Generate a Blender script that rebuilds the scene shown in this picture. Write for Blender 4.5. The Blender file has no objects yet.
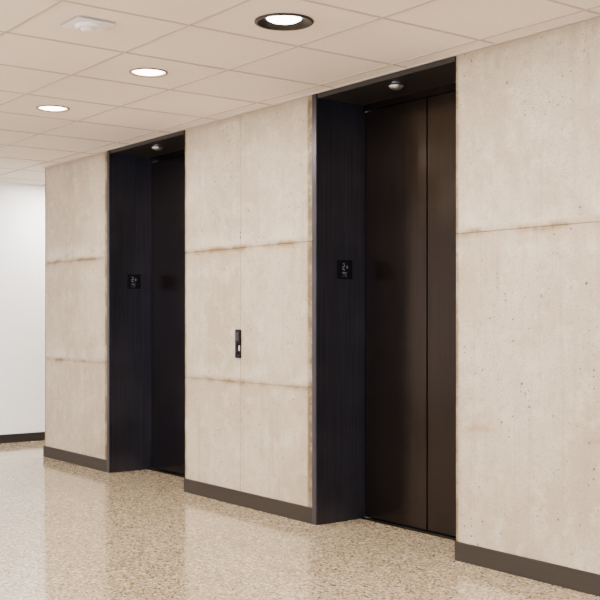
import bpy, bmesh, math, random
from mathutils import Vector, Matrix
random.seed(3)
S=bpy.context.scene
COL=S.collection
H=1.31; D=4.146; CEIL=2.735

# ---------------------------------------------------------------- node helpers
class M:
    def __init__(s,name):
        s.m=bpy.data.materials.new(name); s.m.use_nodes=True
        s.t=s.m.node_tree; s.b=s.t.nodes['Principled BSDF']
        s.pos=s.t.nodes.new('ShaderNodeNewGeometry').outputs['Position']
    def n(s,typ,**k):
        x=s.t.nodes.new(typ)
        for a,v in k.items(): setattr(x,a,v)
        return x
    def l(s,a,b): s.t.links.new(a,b)
    def setin(s,x,v):
        if isinstance(v,bpy.types.NodeSocket): s.l(v,x)
        else: x.default_value=v
    def math(s,op,a,b=0.0,c=None):
        x=s.n('ShaderNodeMath',operation=op); s.setin(x.inputs[0],a); s.setin(x.inputs[1],b)
        if c is not None: s.setin(x.inputs[2],c)
        return x.outputs[0]
    def mapped(s,scale,loc=(0,0,0)):
        x=s.n('ShaderNodeMapping'); s.l(s.pos,x.inputs[0]); x.inputs['Scale'].default_value=scale; x.inputs['Location'].default_value=loc
        return x.outputs[0]
    def noise(s,scale,detail=4,rough=.5,vec=None):
        x=s.n('ShaderNodeTexNoise'); s.l(vec or s.pos,x.inputs['Vector']); x.inputs['Scale'].default_value=scale
        x.inputs['Detail'].default_value=detail; x.inputs['Roughness'].default_value=rough
        return x.outputs['Fac']
    def vor(s,scale,vec=None,out='Distance'):
        x=s.n('ShaderNodeTexVoronoi'); s.l(vec or s.pos,x.inputs['Vector']); x.inputs['Scale'].default_value=scale
        return x.outputs[out]
    def ramp(s,f,a,b,lo=0.0,hi=1.0):
        x=s.n('ShaderNodeMapRange'); x.interpolation_type='SMOOTHSTEP'; s.l(f,x.inputs[0])
        x.inputs[1].default_value=a;x.inputs[2].default_value=b;x.inputs[3].default_value=lo;x.inputs[4].default_value=hi
        return x.outputs[0]
    def mix(s,f,a,b,mode='MIX'):
        x=s.n('ShaderNodeMix',data_type='RGBA',blend_type=mode); s.setin(x.inputs[0],f)
        s.setin(x.inputs[6],a if not isinstance(a,tuple) else (*a[:3],1)); s.setin(x.inputs[7],b if not isinstance(b,tuple) else (*b[:3],1))
        return x.outputs[2]
    def bump(s,h,st,dist=.01):
        x=s.n('ShaderNodeBump'); x.inputs['Strength'].default_value=st; x.inputs['Distance'].default_value=dist
        s.l(h,x.inputs['Height']); s.l(x.outputs[0],s.b.inputs['Normal'])
    def xyz(s):
        x=s.n('ShaderNodeSeparateXYZ'); s.l(s.pos,x.inputs[0]); return x.outputs
def plain(name,c,rough=.5,metal=0,spec=.5,emit=None,es=0):
    m=M(name); f=m.noise(35,3)
    col=m.mix(f,tuple(v*.92 for v in c),tuple(min(1,v*1.08) for v in c))
    m.l(col,m.b.inputs['Base Color']); m.b.inputs['Roughness'].default_value=rough; m.b.inputs['Metallic'].default_value=metal
    m.b.inputs['Specular IOR Level'].default_value=spec
    if emit: m.b.inputs['Emission Color'].default_value=(*emit,1); m.b.inputs['Emission Strength'].default_value=es
    return m.m

# ---------------------------------------------------------------- layout
D1L,D1R=-5.270,-4.064
D2L,D2R=-8.105,-6.897
FR=.05
REC=.385
WL=-9.457            # end of the concrete wall
XW=-10.72            # white wall
XR=5.0; YF=-8.2; YB=4.0
VJ=-6.15
walls=[(WL,D2L-FR,1.825,.925),(D2R,D1L-FR,1.80,.862),(D1R,XR,1.765,None)]

# ---------------------------------------------------------------- materials
def concrete():
    m=M('board_concrete')
    X,Y,Z=m.xyz()
    big=m.noise(1.5,6,.65); mid=m.noise(7,6,.65); fine=m.noise(110,3,.6)
    stre=m.noise(1,3,.6,m.mapped((24,24,.9)))
    c=m.mix(m.ramp(big,.36,.64),(.385,.312,.226),(.475,.400,.305))
    c=m.mix(m.ramp(mid,.48,.66,0,.6),c,(.55,.48,.385))
    c=m.mix(m.ramp(m.noise(4,6,.7,m.mapped((1,1,.6),(5,3,2))),.52,.66,0,.35),c,(.32,.25,.17))
    c=m.mix(m.ramp(m.noise(22,5,.7),.50,.68,0,.50),c,(.32,.25,.17))
    c=m.mix(m.ramp(stre,.5,.75,0,.45),c,(.31,.245,.175))
    c=m.mix(m.ramp(fine,.50,.72,0,.68),c,(.19,.14,.095))
    wob=m.math('MULTIPLY',m.math('SUBTRACT',m.noise(5,5,.7),.5),.06)
    zz=m.math('ADD',Z,wob)
    patch=m.ramp(m.noise(3.0,5,.7),.42,.60,.15,1)
    def stain(coord,pos,w,amt,c,col,pa=patch,core=0.0):
        d=m.math('ABSOLUTE',m.math('SUBTRACT',coord,pos))
        f=m.ramp(d,w*core,w,amt,0)
        return m.mix(m.math('MULTIPLY',f,pa),c,col)
    for (a,b,j1,j2) in walls:
        inside=m.math('MULTIPLY',m.math('GREATER_THAN',X,a-.1),m.math('LESS_THAN',X,b+.1))
        pp=m.math('MULTIPLY',patch,inside)
        for j in ([j1,j2] if j2 else [j1]):
            c=stain(zz,j+.05,.12,.40,c,(.62,.57,.48),pp)
            c=stain(zz,j-.02,.08,.55,c,(.30,.215,.115),pp)
            c=stain(zz,j,.034,.95,c,(.185,.115,.045),pp)
    q=m.math('MULTIPLY',m.ramp(m.noise(2.1,4,.6,m.mapped((1,1,1),(3,1,7))),.5,.62),m.math('GREATER_THAN',X,-4.1))
    c=stain(zz,.72,.03,.6,c,(.30,.20,.11),q)
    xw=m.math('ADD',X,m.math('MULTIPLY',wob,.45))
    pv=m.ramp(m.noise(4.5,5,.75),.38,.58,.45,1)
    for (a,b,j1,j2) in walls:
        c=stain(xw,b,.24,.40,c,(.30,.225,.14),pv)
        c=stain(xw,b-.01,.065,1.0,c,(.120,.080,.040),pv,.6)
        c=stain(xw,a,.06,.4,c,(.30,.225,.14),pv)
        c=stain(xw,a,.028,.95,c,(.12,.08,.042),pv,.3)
    c=stain(xw,VJ,.012,.45,c,(.25,.19,.12),pv)
    c=stain(zz,CEIL-.01,.05,.6,c,(.30,.22,.14),pv)
    def holes(sc,lo,rad,nz,c,shift,t0,t1):
        v=m.vor(sc,m.mapped((1,1,1),shift)); sel=m.vor(sc,m.mapped((1,1,1),shift),out='Color'); sp=m.n('ShaderNodeSeparateColor'); m.l(sel,sp.inputs[0])
        thr=m.math('MULTIPLY',m.ramp(sp.outputs[0],lo,1.0),rad)
        hole=m.math('LESS_THAN',v,thr)
        hole=m.math('MULTIPLY',hole,m.ramp(m.noise(nz,3,.6),t0,t1))
        return hole,m.mix(m.math('MULTIPLY',hole,.9),c,(.08,.05,.03))
    h1,c=holes(20,.72,.16,1.7,c,(0,0,0),.49,.58)
    h2,c=holes(38,.50,.22,2.3,c,(4,2,1),.48,.56)
    m.l(c,m.b.inputs['Base Color'])
    m.b.inputs['Roughness'].default_value=.5; m.b.inputs['Specular IOR Level'].default_value=.35
    h=m.math('ADD',m.math('MULTIPLY',mid,.5),m.math('MULTIPLY',fine,.35))
    h=m.math('SUBTRACT',h,m.math('ADD',h1,h2))
    m.bump(h,.35,.006)
    return m.m
def terrazzo():
    m=M('terrazzo')
    c=m.mix(m.ramp(m.noise(1.2,4),.3,.7),(.37,.30,.195),(.43,.35,.24))
    def chips(scale,lo,hi,col,amt,c):
        k=m.vor(scale,out='Color'); sp=m.n('ShaderNodeSeparateColor'); m.l(k,sp.inputs[0])
        d=m.vor(scale)
        f=m.math('MULTIPLY',m.math('GREATER_THAN',sp.outputs[0],lo),m.math('LESS_THAN',d,hi))
        return m.mix(m.math('MULTIPLY',f,amt),c,col)
    c=chips(50,.60,.52,(.62,.54,.40),.85,c)
    c=chips(60,.66,.50,(.165,.115,.06),.8,c)
    c=chips(115,.50,.5,(.24,.17,.10),.65,c)
    c=chips(76,.78,.48,(.04,.029,.02),.9,c)
    m.l(c,m.b.inputs['Base Color'])
    m.l(m.ramp(m.noise(6,4,.6),.35,.65,.06,.13),m.b.inputs['Roughness'])
    m.b.inputs['Specular IOR Level'].default_value=.7
    m.bump(m.noise(3.5,3),.05,.01)
    return m.m
def tilemat():
    m=M('acoustic_tile')
    c=m.mix(m.ramp(m.noise(.9,2),.3,.7),(.77,.685,.60),(.83,.75,.665))
    f=m.ramp(m.noise(150,3,.7),.52,.70,0,.42)
    c=m.mix(f,c,(.48,.395,.315))
    m.l(c,m.b.inputs['Base Color']); m.b.inputs['Roughness'].default_value=.9
    m.bump(m.noise(170,3,.7),.3,.003)
    return m.m
def bronze(name,c,rough,metal=.9):
    m=M(name)
    st=m.noise(1,3,.6,m.mapped((160,160,1.2)))
    cl=m.noise(3,4,.6)
    col=m.mix(m.ramp(st,.3,.7),tuple(v*.8 for v in c),tuple(v*1.2 for v in c))
    col=m.mix(m.ramp(cl,.4,.8,0,.35),col,tuple(v*1.5 for v in c))
    m.l(col,m.b.inputs['Base Color']); m.b.inputs['Metallic'].default_value=metal
    m.l(m.ramp(cl,.3,.7,rough*.9,rough*1.15),m.b.inputs['Roughness'])
    return m.m
CONC=concrete(); TERR=terrazzo(); TILE=tilemat()
TBAR=plain('tbar_paint',(.50,.42,.35),.6)
WHITE=plain('white_paint',(.90,.90,.89),.6)
SIDE=plain('offwhite_paint',(.66,.60,.52),.7)
BASE=plain('baseboard_rubber',(.017,.0115,.008),.5,spec=.35)
BLK=plain('black_rubber',(.010,.009,.009),.4)
BRZ=bronze('bronze_door',(.025,.018,.0135),.20)
BRZJ=bronze('bronze_jamb_sky_tint',(.064,.060,.070),.34)  # same bronze as the doors, with reflected blue sky light put into the colour
SOFF=plain('dark_soffit',(.008,.006,.005),.5)
LENS=plain('lamp_lens',(.9,.88,.85),.4,emit=(1,.95,.88),es=14)
BAF=plain('black_baffle',(.006,.004,.004),.4)
TAN=plain('bronze_trim_ring',(.22,.13,.075),.4)
PLA=plain('white_plastic',(.84,.81,.78),.4)
STEEL=plain('satin_steel',(.55,.53,.5),.3,metal=.9)
PLQ=plain('black_plaque',(.002,.002,.0025),.5,spec=.2)
GLY=plain('plaque_lettering',(.12,.125,.14),.5)
KEY=plain('grey_plastic',(.4,.38,.35),.4)

# ---------------------------------------------------------------- mesh helpers
def obj(name,bm,mats,parent=None,smooth=False):
    me=bpy.data.meshes.new(name); bm.to_mesh(me); bm.free()
    for m in (mats if isinstance(mats,(list,tuple)) else [mats]): me.materials.append(m)
    o=bpy.data.objects.new(name,me); COL.objects.link(o)
    if smooth:
        for p in me.polygons: p.use_smooth=True
    if parent: o.parent=parent
    return o
def empty(name,loc=(0,0,0)):
    e=bpy.data.objects.new(name,None); e.location=loc; e.empty_display_size=.1; COL.objects.link(e); return e
def addbox(bm,lo,hi,bev=0,mi=0):
    r=bmesh.ops.create_cube(bm,size=1)
    vs=r['verts']
    for v in vs:
        v.co=Vector([(lo[i]+hi[i])/2+v.co[i]*(hi[i]-lo[i]) for i in range(3)])
    fs=set(f for v in vs for f in v.link_faces)
    for f in fs: f.material_index=mi
    if bev:
        es=list(set(e for v in vs for e in v.link_edges))
        bmesh.ops.bevel(bm,geom=es,offset=bev,segments=2,affect='EDGES')
def box(name,lo,hi,mat,parent=None,bev=0):
    bm=bmesh.new(); addbox(bm,lo,hi,bev); return obj(name,bm,mat,parent)
def lathe(bm,prof,c,seg=48,mi=0,cap=False):
    rings=[]
    for r,z in prof:
        if r<1e-6: rings.append([bm.verts.new((c[0],c[1],c[2]+z))])
        else: rings.append([bm.verts.new((c[0]+r*math.cos(2*math.pi*i/seg),c[1]+r*math.sin(2*math.pi*i/seg),c[2]+z)) for i in range(seg)])
    for a,b in zip(rings,rings[1:]):
        for i in range(seg):
            j=(i+1)%seg
            q=[a[i%len(a)],a[j%len(a)],b[j%len(b)],b[i%len(b)]]
            u=[]
            for v in q:
                if v not in u: u.append(v)
            if len(u)>=3:
                f=bm.faces.new(u); f.material_index=mi; f.smooth=True

# ---------------------------------------------------------------- room shell
box('floor',(XW-.2,YF-.2,-.1),(XR+.2,YB+.2,0),TERR)
bm=bmesh.new()
G=.004
for (a,b,j1,j2) in walls:
    xs=[a,b]
    if a<VJ<b: xs=[a,VJ,b]
    for x0,x1 in zip(xs,xs[1:]):
        zz=[0,j2,j1,CEIL] if j2 else [0,j1,CEIL]
        for z0,z1 in zip(zz,zz[1:]):
            addbox(bm,(x0+(.0006 if x0==VJ else 0),0,z0+(G/2 if z0 else 0)),(x1-(.0006 if x1==VJ else 0),.12,z1-(G/2 if z1<CEIL else 0)),.0012)
    addbox(bm,(a+.004,.006,0.001),(b-.004,.60,CEIL-.001))
addbox(bm,(WL+.002,.12,0.001),(WL+.25,YB,CEIL-.001))
obj('wall_back',bm,CONC)
box('wall_left',(XW-.15,YF-.1,0),(XW,YB+.1,CEIL),WHITE)
def windowed(name,axis,fixed,a0,a1,wins,z0,z1,th,mat):
    bm=bmesh.new()
    def bx(p,q,za,zb):
        if axis=='x': addbox(bm,(p,min(fixed,fixed-th),za),(q,max(fixed,fixed-th),zb))
        else: addbox(bm,(fixed,p,za),(fixed+th,q,zb))
    bx(a0,a1,0,z0); bx(a0,a1,z1,CEIL)
    c=a0
    for w in wins:
        bx(c,w[0],z0,z1); c=w[1]
    bx(c,a1,z0,z1)
    obj(name,bm,mat)
winF=[(-9.8,-7.2),(-6.7,-4.1),(-3.6,-1.0),(-.5,2.1),(2.4,4.6)]
windowed('wall_front','x',YF,XW,XR,winF,.75,2.5,.2,SIDE)
winR=[(-7.6,-5.2),(-4.8,-2.4)]
windowed('wall_right','y',XR,YF,.6,winR,.5,2.5,.2,SIDE)
winFill=[(XW+.15,WL-.1)]  # unseen window, added so daylight brightens the white wall
windowed('wall_corridor_end','x',YB,XW,WL+.25,winFill,.3,2.5,-.15,WHITE)
k=1
def winframe(axis,fixed,w,z0,z1,d=-1):
    global k
    bm=bmesh.new()
    t=.05
    def bx(p,q,za,zb):
        if axis=='x':
            y0,y1=sorted((fixed+d*.13,fixed+d*.07)); addbox(bm,(p,y0,za),(q,y1,zb),.003)
        else: addbox(bm,(fixed+.07,p,za),(fixed+.13,q,zb),.003)
    mid=(w[0]+w[1])/2
    bx(w[0],w[0]+t,z0,z1);bx(w[1]-t,w[1],z0,z1);bx(mid-t/2,mid+t/2,z0+t,z1-t)
    bx(w[0]+t,w[1]-t,z0,z0+t);bx(w[0]+t,w[1]-t,z1-t,z1)
    obj('window_%d'%k,bm,BRZ)
    L=bpy.data.lights.new('portal','AREA'); L.shape='RECTANGLE'; L.size=w[1]-w[0]; L.size_y=z1-z0
    L.cycles.is_portal=True
    o=bpy.data.objects.new('window_portal',L); COL.objects.link(o)
    if axis=='x': o.location=(mid,fixed+d*.15,(z0+z1)/2); o.rotation_euler=(math.radians(90 if d<0 else -90),0,0)
    else: o.location=(fixed+.15,mid,(z0+z1)/2); o.rotation_euler=(math.radians(90),0,math.radians(90))
    k+=1
for w in winF: winframe('x',YF,w,.75,2.5)
for w in winR: winframe('y',XR,w,.5,2.5)
for w in winFill: winframe('x',YB,w,.3,2.5,1)  # frame and portal of the added fill window

# baseboards
for i,(a,b,_,_) in enumerate(walls):
    box('baseboard_back' if i==0 else 'baseboard_back.%03d'%i,(a-(.012 if i==0 else 0),-.014,0),(b+ (FR-.004 if i<2 else 0),-.0005,.102),BASE,bev=.003)
box('baseboard_left',(XW,YF,0),(XW+.015,YB,.09),BLK,bev=.003)

# ---------------------------------------------------------------- ceiling
T=.6625
ROWS=[-1.13,-3.78,-6.43]
LX=[-4.10+1.325-i*1.325 for i in range(-2,5)]
LX0=-4.10-T/2; LY0=-1.13+1.5*T
bm=bmesh.new(); addbox(bm,(XW-.1,YF-.2,CEIL),(XR+.2,YB+.1,CEIL+.04))
ceil=obj('ceiling',bm,TILE)
lights=[]
for r in ROWS:
    for x in LX: 
        if XW+.5<x<XR-.4: lights.append((x,r,.143 if (abs(x+4.10)<.01 and r==ROWS[0]) else .112))
lights.append((-10.1,2.2,.112)); lights.append((-10.1,.6,.112))  # two unseen corridor lamps, added to brighten the white wall
cb=bmesh.new()
for x,y,R in lights:
    r=bmesh.ops.create_cone(cb,cap_ends=True,segments=48,radius1=R-.012,radius2=R-.012,depth=.3)
    bmesh.ops.translate(cb,verts=r['verts'],vec=(x,y,CEIL))
cut=obj('cutter',cb,TILE)
md=ceil.modifiers.new('b','BOOLEAN'); md.object=cut; md.operation='DIFFERENCE'; md.solver='EXACT'
dg=bpy.context.evaluated_depsgraph_get(); me=bpy.data.meshes.new_from_object(ceil.evaluated_get(dg))
ceil.modifiers.clear(); ceil.data=me; bpy.data.objects.remove(cut)
gb=bmesh.new(); w=.0075; th=.0035
def near(x,y0,y1,ax):
    segs=[(y0,y1)]
    for lx,ly,R in lights:
        c,o=(lx,ly) if ax=='x' else (ly,lx)
        if abs(c-x)<R:
            h=math.sqrt(R*R-(c-x)**2)
            ns=[]
            for a,b in segs:
                if o-h>a and o+h<b: ns+= [(a,o-h),(o+h,b)]
                else: ns.append((a,b))
            segs=ns
    return segs
n=int((XR-LX0)/T)
for i in range(n,-40,-1):
    x=LX0+i*T
    if XW<x<XR:
        for a,b in near(x,YF,(-.001 if x>WL else YB),'x'): addbox(gb,(x-w,a,CEIL-th),(x+w,b,CEIL-.0002))
for i in range(-20,20):
    y=LY0+i*T
    if YF<y<YB:
        x1=XR if y<0 else WL-.001
        for a,b in near(y,XW,x1,'y'): addbox(gb,(a,y-w,CEIL-th-.0004),(b,y+w,CEIL-.0002))
addbox(gb,(WL,-.02,CEIL-.006),(XR,-.0005,CEIL-.0002))
obj('trim_ceiling_grid',gb,TBAR)

# ---------------------------------------------------------------- downlights
for x,y,R in lights:
    e=empty('recessed_downlight',(x,y,CEIL))
    big=R>.13
    bm=bmesh.new()
    if big:
        lathe(bm,[(R-.012,.001),(R,-.001),(R,-.005),(R-.004,-.009),(R-.016,-.009),(R-.022,-.003),(R-.060,.022),(R-.062,.03)],(0,0,0))
        rl=R-.058; zl=.012
    else:
        lathe(bm,[(R-.012,.001),(R,-.001),(R,-.004),(R-.003,-.007),(R-.010,-.007),(R-.013,-.002),(R-.016,.012)],(0,0,0))
        rl=R-.013; zl=.006
    obj('trim_ring',bm,BAF if big else TAN,e)
    bm=bmesh.new()
    lathe(bm,[(rl,zl),(rl*.85,zl-.008),(rl*.5,zl-.013),(0,zl-.015)],(0,0,0))
    obj('lens',bm,LENS,e)
    bm=bmesh.new()
    lathe(bm,[(R-.013,.0),(R-.013,.14),(0,.14)],(0,0,0)); obj('can',bm,BAF,e)
    L=bpy.data.lights.new('lamp','AREA'); L.shape='DISK'; L.size=rl*1.6; L.energy=60 if x<-10 else 38; L.color=(1,.91,.79) if x>-10 else (1,.95,.9)  # the added corridor pair burns stronger to lift the white wall
    o=bpy.data.objects.new('lamp',L); COL.objects.link(o); o.parent=e; o.location=(0,0,-.012)

# ---------------------------------------------------------------- ceiling detector plate
e=empty('ceiling_smoke_detector',(-4.70,2.281-D,CEIL))
bm=bmesh.new(); addbox(bm,(-.10,-.10,-.012),(.10,.10,-.004),.004); obj('plate',bm,PLA,e)
bm=bmesh.new(); lathe(bm,[(.062,-.012),(.062,-.018),(.050,-.028),(.046,-.028),(.044,-.024),(.036,-.024),(.034,-.034),(.02,-.038),(0,-.038)],(0,0,0)); obj('sensor',bm,PLA,e)

# ---------------------------------------------------------------- elevators
def elevator(n,xl,xr):
    e=empty('door_%d'%n,((xl+xr)/2,REC,0))
    off=Vector(((xl+xr)/2,REC,0))
    def bx(name,lo,hi,mat,bev=0):
        bm=bmesh.new(); addbox(bm,[lo[i]-off[i] for i in range(3)],[hi[i]-off[i] for i in range(3)],bev)
        return obj(name,bm,mat,e)
    top=CEIL-.006
    bx('jamb_left',(xl-FR+.002,-.016,0.001),(xl,REC+.01,top),BRZJ,.003)
    bx('jamb_right',(xr,.004,0.001),(xr+.004,REC+.01,top),BRZJ)
    bx('soffit',(xl,-.008,top-.03),(xr,REC+.05,top),SOFF,.002)
    bx('header',(xl,REC-.012,top-.07),(xr,REC+.02,top-.0305),BRZ,.002)
    mid=(xl+xr)/2-.02
    bx('panel_left',(xl+.004,REC,.012),(mid-.0025,REC+.04,top-.074),BRZ,.003)
    bx('panel_right',(mid+.0025,REC+.003,.012),(xr-.004,REC+.043,top-.074),BRZ,.003)
    bx('shaft_backing',(xl,REC+.06,0.001),(xr,REC+.1,top),BLK)
    bx('sill',(xl,REC-.035,.0005),(xr,REC+.055,.007),BRZ,.001)
    for g in (.012,.024):
        bx('sill_groove',(xl,REC-.035+g-.0012,.0068),(xr,REC-.035+g+.0012,.0078),BLK)
    p=empty('floor_designation_plaque',(0,0,0)); p.parent=e; p.location=Vector((xl,.214,1.622))-off
    bm=bmesh.new(); addbox(bm,(0.0002,-.064,-.062),(.008,.064,.062),.002); obj('plate',bm,PLQ,p)
    bm=bmesh.new()
    def g(y0,z0,y1,z1): addbox(bm,(.008,y0,z0),(.0092,y1,z1))
    g(-.022,.034,-.004,.039); g(-.008,.020,-.004,.039); g(-.022,.016,-.004,.021); g(-.022,.002,-.018,.020); g(-.022,-.003,-.003,.002)
    g(.008,.012,.024,.018); g(.013,.006,.019,.026)
    g(-.024,-.024,.012,-.019)
    for i in range(4):
        for j in range(2): 
            if (i*3+j)%4: g(-.022+i*.010,-.036-j*.010,-.018+i*.010,-.032-j*.010)
    obj('lettering',bm,GLY,p)
    s=empty('door_sensor',(0,0,0)); s.parent=e; s.location=Vector((mid+.045,.09,top-.03))-off
    bm=bmesh.new(); lathe(bm,[(.028,.0),(.028,-.010),(.042,-.013),(.044,-.022),(.036,-.032),(.020,-.040),(0,-.042)],(0,0,0)); obj('dome',bm,STEEL,s)
    bm=bmesh.new(); lathe(bm,[(.045,-.017),(.047,-.019),(.045,-.021)],(0,0,0)); obj('band',bm,BLK,s)
elevator(1,D1L,D1R)
elevator(2,D2L,D2R)

# ---------------------------------------------------------------- hall call station
e=empty('elevator_call_button',(-6.17,0,1.13))
bm=bmesh.new(); addbox(bm,(-.034,-.012,-.10),(.034,0.0,.10),.004); obj('plate',bm,PLQ,e)
bm=bmesh.new(); addbox(bm,(-.022,-.016,.022),(.022,-.0115,.082),.002); obj('indicator',bm,BLK,e)
for zc,mt in ((-.006,PLQ),(-.058,PLQ)):
    bm=bmesh.new(); lathe(bm,[(.016,0),(.016,.006),(.013,.009),(0,.009)],(0,0,0),24)
    o=obj('button',bm,mt,e); o.rotation_euler=(math.radians(90),0,0); o.location=(-.004,-.0115,zc)
bm=bmesh.new(); addbox(bm,(.016,-.0135,-.050),(.031,-.0118,-.012),.0005); obj('label',bm,KEY,e)

# ---------------------------------------------------------------- world
W=bpy.data.worlds.new('sky'); S.world=W; W.use_nodes=True; nt=W.node_tree
bg=nt.nodes['Background']; tc=nt.nodes.new('ShaderNodeTexCoord'); sx=nt.nodes.new('ShaderNodeSeparateXYZ')
nt.links.new(tc.outputs['Generated'],sx.inputs[0])
mr=nt.nodes.new('ShaderNodeMapRange'); nt.links.new(sx.outputs[0],mr.inputs[0]); mr.inputs[1].default_value=.45; mr.inputs[2].default_value=.85
mx=nt.nodes.new('ShaderNodeMix'); mx.data_type='RGBA'; nt.links.new(mr.outputs[0],mx.inputs[0])
mx.inputs[6].default_value=(1,.945,.865,1); mx.inputs[7].default_value=(.33,.50,1,1)
nt.links.new(mx.outputs[2],bg.inputs[0]); bg.inputs[1].default_value=14

# ---------------------------------------------------------------- camera
cd=bpy.data.cameras.new('camera'); cam=bpy.data.objects.new('camera',cd); COL.objects.link(cam)
cam.location=(0,-D,H); cd.sensor_width=36; cd.lens=1060/600*36; cd.shift_y=18/600
ang=math.atan2(.605,-.797)
cam.rotation_euler=(math.radians(90),0,ang-math.pi/2)
cd.clip_start=.05
S.camera=cam
